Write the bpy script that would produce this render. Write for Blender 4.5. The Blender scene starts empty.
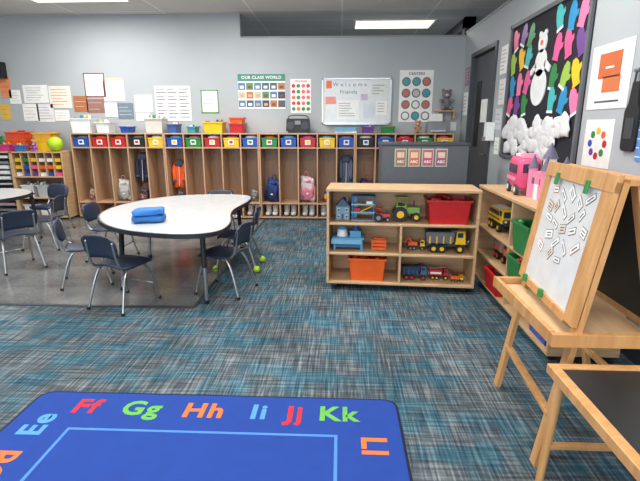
import bpy,bmesh,math,random
from mathutils import Vector,Matrix,Euler,noise as mnoise
random.seed(5)
R=math.radians
sc=bpy.context.scene
sc.view_settings.view_transform='Standard'
# ---------------- materials ----------------
def lin(c):
    o=[]
    for v in c:
        v=v/255.0
        o.append(v/12.92 if v<=.04045 else ((v+.055)/1.055)**2.4)
    return (o[0],o[1],o[2],1)
_m={}
def mat(rgb,rough=.55,metal=0,emit=0,var=.05):
    k=(tuple(rgb),rough,metal,emit)
    if k in _m: return _m[k]
    m=bpy.data.materials.new('paint_%d_%d_%d'%tuple(rgb)); m.use_nodes=True
    nt=m.node_tree; b=nt.nodes['Principled BSDF']
    b.inputs['Roughness'].default_value=rough; b.inputs['Metallic'].default_value=metal
    c=lin(rgb)
    tc=nt.nodes.new('ShaderNodeTexCoord'); n=nt.nodes.new('ShaderNodeTexNoise'); n.inputs['Scale'].default_value=14
    nt.links.new(tc.outputs['Object'],n.inputs['Vector'])
    r=nt.nodes.new('ShaderNodeValToRGB')
    r.color_ramp.elements[0].position=.3; r.color_ramp.elements[1].position=.7
    r.color_ramp.elements[0].color=tuple(x*(1-var) for x in c[:3])+(1,)
    r.color_ramp.elements[1].color=tuple(min(1,x*(1+var)) for x in c[:3])+(1,)
    nt.links.new(n.outputs['Fac'],r.inputs['Fac']); nt.links.new(r.outputs['Color'],b.inputs['Base Color'])
    if emit:
        b.inputs['Emission Color'].default_value=c; b.inputs['Emission Strength'].default_value=emit
    _m[k]=m; return m
def wood(name,c1,c2,scale=(3,3,40),rough=.45):
    m=bpy.data.materials.new(name); m.use_nodes=True
    nt=m.node_tree; b=nt.nodes['Principled BSDF']; b.inputs['Roughness'].default_value=rough
    tc=nt.nodes.new('ShaderNodeTexCoord'); mp=nt.nodes.new('ShaderNodeMapping')
    mp.inputs['Scale'].default_value=scale
    n=nt.nodes.new('ShaderNodeTexNoise'); n.inputs['Scale'].default_value=1; n.inputs['Detail'].default_value=5
    n.inputs['Distortion'].default_value=.6
    r=nt.nodes.new('ShaderNodeValToRGB'); r.color_ramp.elements[0].position=.3; r.color_ramp.elements[1].position=.7
    r.color_ramp.elements[0].color=lin(c1); r.color_ramp.elements[1].color=lin(c2)
    nt.links.new(tc.outputs['Object'],mp.inputs['Vector']); nt.links.new(mp.outputs['Vector'],n.inputs['Vector'])
    nt.links.new(n.outputs['Fac'],r.inputs['Fac']); nt.links.new(r.outputs['Color'],b.inputs['Base Color'])
    return m
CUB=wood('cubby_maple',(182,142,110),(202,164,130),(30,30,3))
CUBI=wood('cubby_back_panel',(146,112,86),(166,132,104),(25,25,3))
MAP=wood('shelf_maple',(186,150,110),(206,172,132),(4,4,40))
PINE=wood('easel_pine',(188,134,80),(212,162,106),(25,25,3))
PINEL=wood('tray_pine',(206,168,122),(224,190,148),(30,4,30))
WHITE=mat((230,232,232),.5); BLACK=mat((24,25,28),.5); CHROME=mat((170,172,175),.28,.9)
PAPER=mat((238,238,234),.8); LAM=mat((230,230,230),.3)
RED=mat((190,30,34),.4); BLUE=mat((28,78,168),.4); YEL=mat((238,192,24),.4); GRN=mat((38,130,62),.4)
ORG=mat((232,96,32),.4); PUR=mat((104,58,140),.4); TEAL=mat((60,150,160),.4); PINK=mat((226,84,140),.4)
LBLUE=mat((120,176,208),.4); GREY=mat((130,134,138),.5); DG=mat((58,62,68),.5); LIME=mat((172,208,40),.5)
SHOE=mat((200,198,194),.7)
# ---------------- builder ----------------
class B:
    def __init__(s,name,M=None):
        s.name=name; s.bm=bmesh.new(); s.mats=[]; s.M=M or Matrix()
    def mi(s,m):
        if m not in s.mats: s.mats.append(m)
        return s.mats.index(m)
    def add(s,vs,fs,m,smooth=False,M=None):
        T=s.M@M if M is not None else s.M
        i=s.mi(m); bv=[s.bm.verts.new(T@Vector(v)) for v in vs]
        for f in fs:
            try:
                fc=s.bm.faces.new([bv[k] for k in f]); fc.material_index=i; fc.smooth=smooth
            except ValueError: pass
    def box(s,c,d,m,rot=None,top=None,M=None):
        x,y,z=d[0]/2,d[1]/2,d[2]/2; tx,ty=(top or (1,1))
        vs=[(-x,-y,-z),(x,-y,-z),(x,y,-z),(-x,y,-z),(-x*tx,-y*ty,z),(x*tx,-y*ty,z),(x*tx,y*ty,z),(-x*tx,y*ty,z)]
        T=Matrix.Translation(c)
        if rot: T=T@Euler([R(a) for a in rot]).to_matrix().to_4x4()
        if M is not None: T=M@T
        s.add(vs,[(0,3,2,1),(4,5,6,7),(0,1,5,4),(1,2,6,5),(2,3,7,6),(3,0,4,7)],m,M=T)
    def bx(s,x0,x1,y0,y1,z0,z1,m):
        s.box(((x0+x1)/2,(y0+y1)/2,(z0+z1)/2),(x1-x0,y1-y0,z1-z0),m)
    def beam(s,p0,p1,w,h,m,up=(0,0,1)):
        p0=Vector(p0);p1=Vector(p1);d=(p1-p0);L=d.length;d.normalize()
        u=Vector(up); sx=d.cross(u)
        if sx.length<1e-4: sx=Vector((1,0,0))
        sx.normalize(); uu=sx.cross(d)
        T=Matrix.Translation((p0+p1)/2)@Matrix((sx,d,uu)).transposed().to_4x4()
        s.box((0,0,0),(w,L,h),m,M=T)
    def cyl(s,p0,p1,r0,m,r1=None,seg=14):
        r1=r0 if r1 is None else r1
        p0=Vector(p0);p1=Vector(p1);q=(p1-p0).to_track_quat('Z','Y').to_matrix()
        vs=[];n=seg
        for p,r in((p0,r0),(p1,r1)):
            for i in range(n):
                a=2*math.pi*i/n; vs.append(p+q@Vector((math.cos(a)*r,math.sin(a)*r,0)))
        s.add(vs,[(i,(i+1)%n,n+(i+1)%n,n+i) for i in range(n)],m,True)
        s.add(vs,[tuple(range(n-1,-1,-1)),tuple(range(n,2*n))],m)
    def tube(s,pts,r,m,seg=8,sm=2):
        P=[Vector(p) for p in pts]
        for _ in range(sm):
            Q=[P[0]]
            for a,b in zip(P,P[1:]): Q+=[a.lerp(b,.25),a.lerp(b,.75)]
            Q.append(P[-1]); P=Q
        vs=[];up=Vector((.13,.21,.97));n=len(P)
        for i,p in enumerate(P):
            d=(P[min(i+1,n-1)]-P[max(i-1,0)]).normalized()
            a=d.cross(up)
            if a.length<.05: a=d.cross(Vector((1,0,0)))
            a.normalize(); b=d.cross(a)
            for k in range(seg):
                t=2*math.pi*k/seg; vs.append(p+a*math.cos(t)*r+b*math.sin(t)*r)
        fs=[(i*seg+k,i*seg+(k+1)%seg,(i+1)*seg+(k+1)%seg,(i+1)*seg+k) for i in range(n-1) for k in range(seg)]
        fs+=[tuple(range(seg)),tuple(range((n-1)*seg,n*seg))]
        s.add(vs,fs,m,True)
    def blob(s,c,r,m,e=1.0,seg=16,rot=None,lump=0,lf=14,pear=0):
        f=lambda v,p: math.copysign(abs(v)**p,v)
        vs=[];h=seg//2
        for i in range(h+1):
            ph=-math.pi/2+math.pi*i/h
            for k in range(seg):
                th=2*math.pi*k/seg
                pz=1-pear*f(math.sin(ph),1)
                v=Vector((pz*r[0]*f(math.cos(ph),e)*f(math.cos(th),e),pz*r[1]*f(math.cos(ph),e)*f(math.sin(th),e),r[2]*f(math.sin(ph),e)))
                if lump and 0<i<h:
                    v*=1+lump*mnoise.noise((v+Vector(c)*3)*lf+Vector((c[0]*9,r[0]*50,3)))
                vs.append(v)
        fs=[(i*seg+k,i*seg+(k+1)%seg,(i+1)*seg+(k+1)%seg,(i+1)*seg+k) for i in range(h) for k in range(seg)]
        T=Matrix.Translation(c)
        if rot: T=T@Euler([R(a) for a in rot]).to_matrix().to_4x4()
        s.add(vs,fs,m,True,M=T)
    def prism(s,out,z0,z1,m,M=None,cap=None):
        n=len(out); vs=[(x,y,z0) for x,y in out]+[(x,y,z1) for x,y in out]
        s.add(vs,[(i,(i+1)%n,n+(i+1)%n,n+i) for i in range(n)]+[tuple(range(n-1,-1,-1))],m,M=M)
        s.add(vs,[tuple(range(n,2*n))],cap or m,M=M)
    def text(s,t,x,y,z,size,m,rot=0,M=None,bold=.02,ext=.01):
        cu=bpy.data.curves.new('t','FONT');cu.body=t;cu.align_x='CENTER';cu.align_y='CENTER';cu.size=1;cu.offset=bold;cu.extrude=ext;cu.resolution_u=3
        cu.space_character=1.12
        ob=bpy.data.objects.new('t',cu);sc.collection.objects.link(ob)
        bpy.context.view_layer.update()
        me=bpy.data.meshes.new_from_object(ob.evaluated_get(bpy.context.evaluated_depsgraph_get()))
        T=Matrix.Translation((x,y,z))@Matrix.Rotation(R(rot),4,'Z')@Matrix.Diagonal((size,size,size,1))
        if M is not None: T=M@T
        s.add([v.co.copy() for v in me.vertices],[tuple(p.vertices) for p in me.polygons],m,M=T)
        bpy.data.objects.remove(ob);bpy.data.curves.remove(cu);bpy.data.meshes.remove(me)
    def done(s,loc=(0,0,0),rz=0,bevel=0,sc_=1,parent=None):
        bmesh.ops.recalc_face_normals(s.bm,faces=s.bm.faces[:])
        me=bpy.data.meshes.new(s.name);s.bm.to_mesh(me);s.bm.free()
        for m in s.mats: me.materials.append(m)
        ob=bpy.data.objects.new(s.name,me);sc.collection.objects.link(ob)
        ob.location=loc;ob.rotation_euler=(0,0,R(rz));ob.scale=(sc_,)*3
        if parent: ob.parent=parent
        if bevel:
            md=ob.modifiers.new('bevel','BEVEL');md.width=bevel;md.segments=2;md.limit_method='ANGLE';md.angle_limit=R(50)
        return ob
def rrect(x0,x1,y0,y1,r,n=5):
    o=[]
    for cx,cy,a0 in((x1-r,y0+r,-90),(x1-r,y1-r,0),(x0+r,y1-r,90),(x0+r,y0+r,180)):
        for i in range(n+1):
            a=R(a0+90*i/n);o.append((cx+r*math.cos(a),cy+r*math.sin(a)))
    return o
def sell(a,b,e=.6,n=40):
    f=lambda v: math.copysign(abs(v)**e,v)
    return [(a*f(math.cos(2*math.pi*i/n)),b*f(math.sin(2*math.pi*i/n))) for i in range(n)]
# ---------------- surfaces ----------------
def nodes(name):
    m=bpy.data.materials.new(name);m.use_nodes=True;nt=m.node_tree
    return m,nt,nt.nodes['Principled BSDF']
def noise(nt,tc,scale,detail=3,loc=(0,0,0)):
    mp=nt.nodes.new('ShaderNodeMapping');mp.inputs['Scale'].default_value=scale;mp.inputs['Location'].default_value=loc
    n=nt.nodes.new('ShaderNodeTexNoise');n.inputs['Scale'].default_value=1;n.inputs['Detail'].default_value=detail
    nt.links.new(tc.outputs['Object'],mp.inputs['Vector']);nt.links.new(mp.outputs['Vector'],n.inputs['Vector'])
    return n.outputs['Fac']
def ramp(nt,fac,els):
    r=nt.nodes.new('ShaderNodeValToRGB');nt.links.new(fac,r.inputs['Fac'])
    while len(r.color_ramp.elements)<len(els): r.color_ramp.elements.new(.5)
    for e,(p,c) in zip(r.color_ramp.elements,els): e.position=p;e.color=c
    return r.outputs['Color']
def mix(nt,f,a,b,mode='MIX'):
    n=nt.nodes.new('ShaderNodeMixRGB');n.blend_type=mode
    if isinstance(f,float): n.inputs['Fac'].default_value=f
    else: nt.links.new(f,n.inputs['Fac'])
    nt.links.new(a,n.inputs['Color1']);nt.links.new(b,n.inputs['Color2']);return n.outputs['Color']
CARPET,nt,bs=nodes('carpet_tiles')
tc=nt.nodes.new('ShaderNodeTexCoord')
g=lambda v:(v,v,v,1)
n1=noise(nt,tc,(90,4,1),4); n2=noise(nt,tc,(4,60,1),4); n3=noise(nt,tc,(2.0,7,1),3); n4=noise(nt,tc,(2.2,1.2,1),2,(4,2,0)); n5=noise(nt,tc,(9,3,1),3,(1,7,0))
s12=mix(nt,.42,n1,n2)
base=ramp(nt,s12,[(.35,lin((48,54,60))),(.5,lin((86,94,100))),(.68,lin((148,153,154)))])
teal=ramp(nt,s12,[(.35,lin((30,60,76))),(.5,lin((54,98,116))),(.68,lin((106,142,154)))])
m35=mix(nt,.4,n3,n5)
tm=ramp(nt,m35,[(.45,g(0)),(.57,g(.8))])
c=mix(nt,tm,base,teal)
dk=ramp(nt,n4,[(.38,g(.76)),(.62,g(1.04))])
c=mix(nt,1.0,c,dk,'MULTIPLY')
nt.links.new(c,bs.inputs['Base Color']);bs.inputs['Roughness'].default_value=.95
bs.inputs['Specular IOR Level'].default_value=.1
VINYL,nt,bs=nodes('vinyl_floor')
tc=nt.nodes.new('ShaderNodeTexCoord')
n1=noise(nt,tc,(3,3,1),5);n2=noise(nt,tc,(40,40,1),3)
c=mix(nt,.35,n1,n2)
c=ramp(nt,c,[(.35,lin((92,93,94))),(.65,lin((134,135,136)))])
br=nt.nodes.new('ShaderNodeTexBrick');br.inputs['Scale'].default_value=1;br.inputs['Brick Width'].default_value=.9;br.inputs['Row Height'].default_value=.45
br.inputs['Mortar Size'].default_value=.003;br.inputs['Color1'].default_value=g(1);br.inputs['Color2'].default_value=g(.86);br.inputs['Mortar'].default_value=g(.6)
nt.links.new(tc.outputs['Object'],br.inputs['Vector'])
c=mix(nt,1.0,c,br.outputs['Color'],'MULTIPLY')
nt.links.new(c,bs.inputs['Base Color']);bs.inputs['Roughness'].default_value=.18
def wallmat(name,rgb):
    m,nt,bs=nodes(name);tc=nt.nodes.new('ShaderNodeTexCoord')
    n=noise(nt,tc,(1.5,1.5,1.5),3)
    c=ramp(nt,n,[(.3,lin([v-3 for v in rgb])),(.7,lin([v+3 for v in rgb]))])
    nt.links.new(c,bs.inputs['Base Color']);bs.inputs['Roughness'].default_value=.75
    n=noise(nt,tc,(180,180,180),2);bp=nt.nodes.new('ShaderNodeBump');bp.inputs['Strength'].default_value=.05
    nt.links.new(n,bp.inputs['Height']);nt.links.new(bp.outputs['Normal'],bs.inputs['Normal'])
    return m
WALL=wallmat('wall_paint',(171,176,180))
FARW=wallmat('far_wall_paint',(150,152,154))
CEIL,nt,bs=nodes('ceiling_tiles')
tc=nt.nodes.new('ShaderNodeTexCoord')
br=nt.nodes.new('ShaderNodeTexBrick');br.offset=0;br.inputs['Scale'].default_value=1;br.inputs['Brick Width'].default_value=1.22;br.inputs['Row Height'].default_value=.61
br.inputs['Mortar Size'].default_value=.012;br.inputs['Color1'].default_value=lin((214,212,208));br.inputs['Color2'].default_value=lin((206,204,200));br.inputs['Mortar'].default_value=lin((236,236,234))
nt.links.new(tc.outputs['Object'],br.inputs['Vector']);nt.links.new(br.outputs['Color'],bs.inputs['Base Color']);bs.inputs['Roughness'].default_value=.9
# ---------------- room shell ----------------
XL,XR,YB,YF,CH=-5.7,1.70,6.87,-3.2,2.81
b=B('floor')
def fl(x0,x1,y0,y1,m): b.add([(x0,y0,0),(x1,y0,0),(x1,y1,0),(x0,y1,0)],[(0,1,2,3)],m)
fl(XL-.2,6,YF-.2,3.17,CARPET);fl(-1.08,6,3.17,11.2,CARPET);fl(XL-.2,-1.08,3.17,11.2,VINYL)
b.box((.15,4,-.08),(12,15,.1),GREY)
b.done()
b=B('trim_floor_transition');b.bx(XL,-1.08,3.155,3.185,.0,.006,DG);b.bx(-1.09,-1.065,3.185,6.48,.0,.006,DG);b.done()
b=B('ceiling');b.bx(XL-.2,6,YF-.2,11.2,CH,CH+.08,CEIL);b.done()
b=B('wall_back')
b.bx(XL,-1.41,YB,YB+.12,0,CH,WALL);b.bx(-1.41,XR+.12,YB,YB+.12,0,2.49,WALL);b.done()
b=B('trim_1');b.bx(-1.41,XR,YB-.01,YB+.13,2.49,2.51,mat((150,152,154),.6));b.done()
DY0,DY1,DH=5.5,6.42,2.16
b=B('wall_right');b.bx(XR,XR+.12,YF,DY0-.051,0,2.53,WALL);b.done()
b=B('wall_right');b.bx(XR,XR+.12,DY1+.051,YB,0,2.53,WALL);b.done()
b=B('wall_right');b.bx(XR,XR+.12,DY0-.051,DY1+.051,DH+.051,2.53,WALL);b.done()
b=B('trim_2');b.bx(XR-.01,XR+.13,YF,YB,2.53,2.55,mat((150,152,154),.6));b.done()
b=B('wall_left');b.bx(XL-.12,XL,YF,YB,0,CH,WALL);b.done()
b=B('wall_front')
b.bx(XL,-4.5,YF-.12,YF,0,CH,WALL);b.bx(-4.5,1.0,YF-.12,YF,0,.8,WALL);b.bx(-4.5,1.0,YF-.12,YF,2.4,CH,WALL);b.bx(1.0,6,YF-.12,YF,0,CH,WALL);b.done()
b=B('window_1')
for x in(-4.5,-2.67,-.83,.96): b.bx(x,x+.04,YF-.09,YF-.03,.8,2.4,DG)
b.bx(-4.5,1,YF-.09,YF-.03,.8,.84,DG);b.bx(-4.5,1,YF-.09,YF-.03,2.36,2.4,DG);b.done()
b=B('wall_far');b.bx(XL,6,11,11.12,0,CH,FARW);b.done()
b=B('wall_far_side');b.bx(5.88,6,YF,11,0,CH,FARW);b.done()
b=B('baseboard_right');b.bx(XR-.012,XR,YF,DY0-.06,0,.1,DG);b.done()
b=B('baseboard_back');b.bx(XL,XR-.02,YB-.012,YB,0,.1,DG);b.done()
b=B('steel_beam');b.bx(1.75,1.9,7.2,7.35,2.5,CH,DG);b.bx(1.75,1.9,7.2,10.9,2.66,CH,DG);b.done()
# door in right wall
b=B('door_1')
FD=mat((66,70,76),.45)
b.bx(XR-.02,XR+.13,DY0-.05,DY0,0,DH+.05,FD);b.bx(XR-.02,XR+.13,DY1,DY1+.05,0,DH+.05,FD);b.bx(XR-.02,XR+.13,DY0,DY1,DH,DH+.05,FD)
b.bx(XR+.04,XR+.085,DY0+.005,DY1-.005,.01,DH-.005,mat((78,82,88),.45))
b.bx(XR+.03,XR+.04,DY0+.6,DY0+.78,1.05,1.85,BLACK)
b.cyl((XR+.04,DY0+.09,.98),(XR-.03,DY0+.09,.98),.012,CHROME);b.cyl((XR-.03,DY0+.09,.98),(XR-.03,DY0+.21,.98),.01,CHROME)
b.bx(XR+.02,XR+.04,DY0+.3,DY0+.5,1.35,1.62,PAPER)
b.done(bevel=.003)
# lights
LS=.80
def troffer(x,y,e,w=1.2,d=.6,vis=3.0):
    b=B('ceiling_light')
    b.bx(-w/2,w/2,-d/2,d/2,-.012,0,mat((225,225,222),.5))
    b.bx(-w/2+.03,w/2-.03,-d/2+.03,d/2-.03,-.016,-.012,mat((255,250,228),.5,0,vis))
    b.done((x,y,CH-.001))
    l=bpy.data.lights.new('troffer_light','AREA');l.shape='RECTANGLE';l.size=w-.1;l.size_y=d-.1;l.energy=e*LS;l.color=(1,.98,.945)
    o=bpy.data.objects.new('troffer_light',l);o.location=(x,y,CH-.025);sc.collection.objects.link(o)
troffer(.78,7.65,30,vis=1.5)
troffer(-3.2,5.85,52,vis=1.5)
for x in(-3.9,-1.5,.6):
    for y in(3.3,.6): troffer(x,y,46)
troffer(-1.3,5.5,50)
troffer(4,5,50);troffer(3.5,9.5,40)
l=bpy.data.lights.new('window_daylight','AREA');l.shape='RECTANGLE';l.size=5.4;l.size_y=1.5;l.energy=175;l.color=(.86,.93,1)
o=bpy.data.objects.new('window_daylight',l);o.location=(-1.75,YF-.02,1.6);o.rotation_euler=(R(90),0,0);sc.collection.objects.link(o)
w=bpy.data.worlds.new('world');sc.world=w;w.use_nodes=True
w.node_tree.nodes['Background'].inputs[0].default_value=(.75,.85,1,1);w.node_tree.nodes['Background'].inputs[1].default_value=1.0
# ---------------- rug ----------------
b=B('alphabet_rug')
x0,x1,y0,y1=-1.49,.288,-.7,2.03
RB=mat((24,62,146),.95);RL=mat((76,132,206),.95);NV=mat((16,24,52),.95)
b.prism(rrect(x0,x1,y0,y1,.07),.001,.010,NV)
b.prism(rrect(x0+.012,x1-.012,y0+.012,y1-.012,.06),.010,.0125,RB)
def fr(a0,a1,c0,c1,w,z0,z1,m):
    b.bx(a0,a1,c1-w,c1,z0,z1,m);b.bx(a0,a1,c0,c0+w,z0,z1,m);b.bx(a0,a0+w,c0+w,c1-w,z0,z1,m);b.bx(a1-w,a1,c0+w,c1-w,z0,z1,m)
fr(-1.2,0,-.4,1.745,.014,.0125,.0135,RL)
RR=mat((206,44,54),.95);RG=mat((100,176,76),.95);RO=mat((236,116,54),.95);RLB=mat((84,150,216),.95)
for t,x,y,m,r in(('Ff',-1.2,1.9,RR,0),('Gg',-.93,1.895,RG,0),('Hh',-.63,1.89,RO,0),('Ii',-.37,1.89,RLB,0),('Jj',-.2,1.885,RR,0),('Kk',.0,1.89,RG,0),
  ('Ll',.15,1.68,RO,-90),('Mm',.15,1.36,RR,-90),('Nn',.15,1.0,RG,-90),('Ee',-1.345,1.76,RLB,90),('Dd',-1.345,1.49,RO,90),('Cc',-1.345,1.2,RG,90),('Bb',-1.345,.9,RR,90)):
    b.text(t,x,y,.0135,.15,m,r,bold=.03,ext=.004)
b.done()
# ---------------- generic storage bins ----------------
def bin_(name,loc,w,d,h,m,rz=0,fill=None,label=False,tall=0):
    b=B(name);t=.006
    k=.88
    for sx in(-1,1):
        b.add([(sx*w/2*k,-d/2*k,0),(sx*w/2*k,d/2*k,0),(sx*w/2,d/2,h),(sx*w/2,-d/2,h),
               (sx*(w/2*k-t),-d/2*k,0),(sx*(w/2*k-t),d/2*k,0),(sx*(w/2-t),d/2,h),(sx*(w/2-t),-d/2,h)],
              [(0,1,2,3),(4,7,6,5),(3,2,6,7),(0,4,5,1),(0,3,7,4),(1,5,6,2)],m)
    for sy in(-1,1):
        b.add([(-w/2*k,sy*d/2*k,0),(w/2*k,sy*d/2*k,0),(w/2,sy*d/2,h),(-w/2,sy*d/2,h),
               (-w/2*k,sy*(d/2*k-t),0),(w/2*k,sy*(d/2*k-t),0),(w/2,sy*(d/2-t),h),(-w/2,sy*(d/2-t),h)],
              [(0,1,2,3),(4,7,6,5),(3,2,6,7),(0,4,5,1),(0,3,7,4),(1,5,6,2)],m)
    b.bx(-w/2*k,w/2*k,-d/2*k,d/2*k,0,.006,m)
    r=.01
    b.bx(-w/2-r,w/2+r,-d/2-r,-d/2+.002,h-.015,h,m);b.bx(-w/2-r,w/2+r,d/2-.002,d/2+r,h-.015,h,m)
    b.bx(-w/2-r,-w/2+.002,-d/2,d/2,h-.015,h,m);b.bx(w/2-.002,w/2+r,-d/2,d/2,h-.015,h,m)
    if fill:
        for i in range(14):
            b.blob((random.uniform(-.36,.36)*w,random.uniform(-.36,.36)*d,h*random.uniform(.78,1.0)),(w*.09,d*.09,h*.12),random.choice(fill),.7,8)
        for i in range(tall):
            x=random.uniform(-.36,.36)*w;y=random.uniform(-.3,.3)*d
            b.box((x,y,h*.95),(w*.14,d*.12,h*.55),random.choice(fill),rot=(random.uniform(-15,15),random.uniform(-20,20),random.uniform(0,90)))
    if label: b.bx(-w*.22,w*.22,-d/2*.97-.008,-d/2*.9,h*.35,h*.75,PAPER)
    return b.done(loc,rz)
# ---------------- back wall cubbies ----------------
CW=.267;CY0,CY1=6.49,6.855;CX=-3.80
for u in range(4):
    X=CX+u*5*CW
    b=B('cubby_locker')
    L=5*CW-.004
    for i in range(6):
        x=min(i*CW,L-.018);b.bx(x,x+.018,0,CY1-CY0-.012,.02,1.21,CUB)
    for z in(.02,.22,1.0,1.192): b.bx(0.018,L-.018,.001,CY1-CY0-.013,z,z+.018,CUB)
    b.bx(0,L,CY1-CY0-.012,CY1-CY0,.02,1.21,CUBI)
    b.bx(.01,L-.01,.03,.33,0,.02,DG)
    for i in range(5):
        for k in(-.05,.05):
            b.tube([(i*CW+.142+k,.34,.93),(i*CW+.142+k,.30,.925),(i*CW+.142+k,.30,.95)],.004,CHROME,6,1)
    b.done((X,CY0,0),bevel=.002)
bc=[BLUE,RED,RED,RED,YEL,YEL,GRN,YEL,RED,GRN,RED,PUR,YEL,YEL,BLUE,BLUE,YEL,RED,GRN,BLUE]
cards=[BLUE,RED,RED,BLACK,YEL,BLUE,GRN,RED,YEL,BLUE,GRN,BLUE,RED,YEL,BLUE,BLACK,BLUE,RED,GRN,YEL]
for i in range(20):
    x=CX+i*CW+.009+CW/2
    b=B('cubby_bin')
    m=cards[i]
    b.box((0,0,.062),(.2,.25,.124),m,top=(1.08,1.05))
    b.box((0,-.131,.118),(.215,.012,.018),m)
    b.box((0,-.131,.066),(.075,.012,.065),PAPER)
    b.box((0,-.1385,.07),(.045,.004,.034),bc[i])
    b.blob((0,0,.13),(.09,.1,.03),random.choice([WHITE,PINK,ORG,LBLUE,GREY]),.7,10)
    b.done((x,CY0+.15,1.0195))
def cx(c): return CX+c*CW+.142
def shoes(x,m,y=CY0+.12,z=.0385):
    b=B('pair_of_shoes')
    for k in(-.045,.045):
        b.blob((k,0,.03),(.035,.085,.028),m,.75,12);b.blob((k,.04,.055),(.03,.045,.03),m,.75,10);b.box((k,0,.007),(.066,.16,.014),WHITE)
    b.done((x,y,z))
def boots(x,m,y=CY0+.12,z=.0385):
    b=B('pair_of_snow_boots')
    for k in(-.05,.05):
        b.blob((k,0,.035),(.042,.09,.034),m,.7,12);b.cyl((k,.03,.04),(k,.035,.14),.038,m,.044);b.box((k,0,.008),(.08,.17,.016),DG);b.cyl((k,.034,.135),(k,.035,.15),.046,WHITE)
    b.done((x,y,z))
for i in range(20):
    if i in(3,): continue
    if i>=9 and i<14: boots(cx(i),random.choice([SHOE,mat((215,212,208),.7),mat((205,190,195),.7)]))
    else: shoes(cx(i),random.choice([SHOE,DG,mat((210,140,150),.7),SHOE,mat((90,110,150),.7),BLACK]))
def backpack(col,m,m2,z=.2385,s=1,y=CY0+.17,rz=0,tilt=6):
    b=B('backpack',Matrix.Translation((0,0,.01))@Matrix.Rotation(R(tilt),4,'Y'))
    b.blob((0,0,.16),(.092,.08,.16),m,.55,32,lump=.5,lf=13,pear=.18)
    b.blob((0.0,-.075,.1),(.066,.045,.075),m2,.5,24,lump=.45,lf=16)
    b.box((0,-.07,.245),(.11,.03,.05),m2,rot=(25,0,5))
    b.tube([(-.075,-.07,.22),(0,-.1,.27),(.075,-.07,.22)],.005,m2,6);b.box((.0,-.122,.11),(.03,.004,.02),WHITE)
    b.tube([(-.03,-.02,.3),(-.025,-.02,.38),(.025,-.02,.38),(.03,-.02,.3)],.006,m2)
    for k in(-.085,.085): b.tube([(k*.7,-.03,.29),(k*1.0,-.07,.2),(k*1.1,-.09,.08),(k,-.04,.01)],.009,m2)
    b.done((cx(col),y,z),sc_=s,rz=rz)
def coat(col,m,m2,top=.93,L=.5,wd=1.0):
    b=B('hanging_coat')
    n=32
    def sec(z,w,d,ph):
        return [((wd*w*math.cos(2*math.pi*i/n))*(1+.1*math.sin(5*2*math.pi*i/n+ph)),d*math.sin(2*math.pi*i/n)*(1+.22*math.sin(6*2*math.pi*i/n+ph)),z+.01*math.sin(i*1.7)) for i in range(n)]
    S=[sec(0,.03,.02,0),sec(-.03,.08,.045,.2),sec(-.1,.1,.06,.6),sec(-.17,.094,.065,1.1),sec(-.25,.104,.075,1.6),sec(-.33,.094,.072,2.0),sec(-L,.106,.08,2.6)]
    vs=[v for s_ in S for v in s_];q=len(S)-1;fs=[(i*n+k,i*n+(k+1)%n,(i+1)*n+(k+1)%n,(i+1)*n+k) for i in range(q) for k in range(n)]+[tuple(range(n)),tuple(range(q*n,(q+1)*n))]
    b.add(vs,fs,m,True)
    for k in(-1,1):
        b.tube([(k*.06,-.03,-.06),(k*.08,-.07,-.15),(k*.065,-.085,-.24),(k*.072,-.08,-L+.1)],.027,m,10);b.cyl((k*.072,-.08,-L+.11),(k*.072,-.08,-L+.08),.03,m2)
    b.tube([(.0,-.062,-.06),(.004,-.09,-.25),(0,-.1,-L+.02)],.004,WHITE,6)
    b.blob((0,-.035,-.05),(.06,.05,.05),m2,.8,20,lump=.4)
    b.done((cx(col),CY0+.2,top))
coat(3,mat((36,40,60),.8),mat((70,74,96),.8),.93,.42);coat(5,mat((232,92,30),.8),mat((70,74,80),.8),.84,.40,1.05)
backpack(2,mat((196,192,186),.7),mat((160,158,156),.7),s=.95,tilt=-8);backpack(10,mat((34,62,128),.7),mat((24,40,88),.7),s=1.0)
backpack(0,mat((180,170,160),.7),mat((150,90,70),.7),s=.5);backpack(12,mat((214,204,204),.7),mat((206,120,140),.7),s=1.12,tilt=-5)
backpack(3,mat((40,44,62),.7),mat((130,80,70),.7),s=.6,y=CY0+.1)
backpack(5,mat((80,84,80),.7),mat((60,60,66),.7),s=.45,y=CY0+.1)
backpack(15,mat((60,50,90),.7),mat((180,60,90),.7));backpack(16,mat((60,90,110),.7),mat((60,60,90),.7),s=.9)
backpack(9,mat((150,150,150),.7),mat((110,100,96),.7),s=.5)
coat(14,mat((90,100,120),.8),mat((70,80,100),.8),.9,.4)
b=B('toy_food_basket')
for i in range(8): b.blob((random.uniform(-.05,.05),random.uniform(-.05,.05),.03+.012*i),(.03,.03,.03),random.choice([YEL,BLUE,RED]),1,8)
b.done((cx(13),CY0+.15,.2385))
# measured positions: convert survey readings of the photograph to metres on a wall plane y=Y
def WXZ(px,pv,Y=YB):
    a=(px-320)/462;bb=(240.5-pv)/462
    fh=.9701+.2426*bb;up=-.2426+.9701*bb
    t=Y/(a*.0436+fh*.999)
    return t*(a*.999-fh*.0436),1.32+t*up
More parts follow.
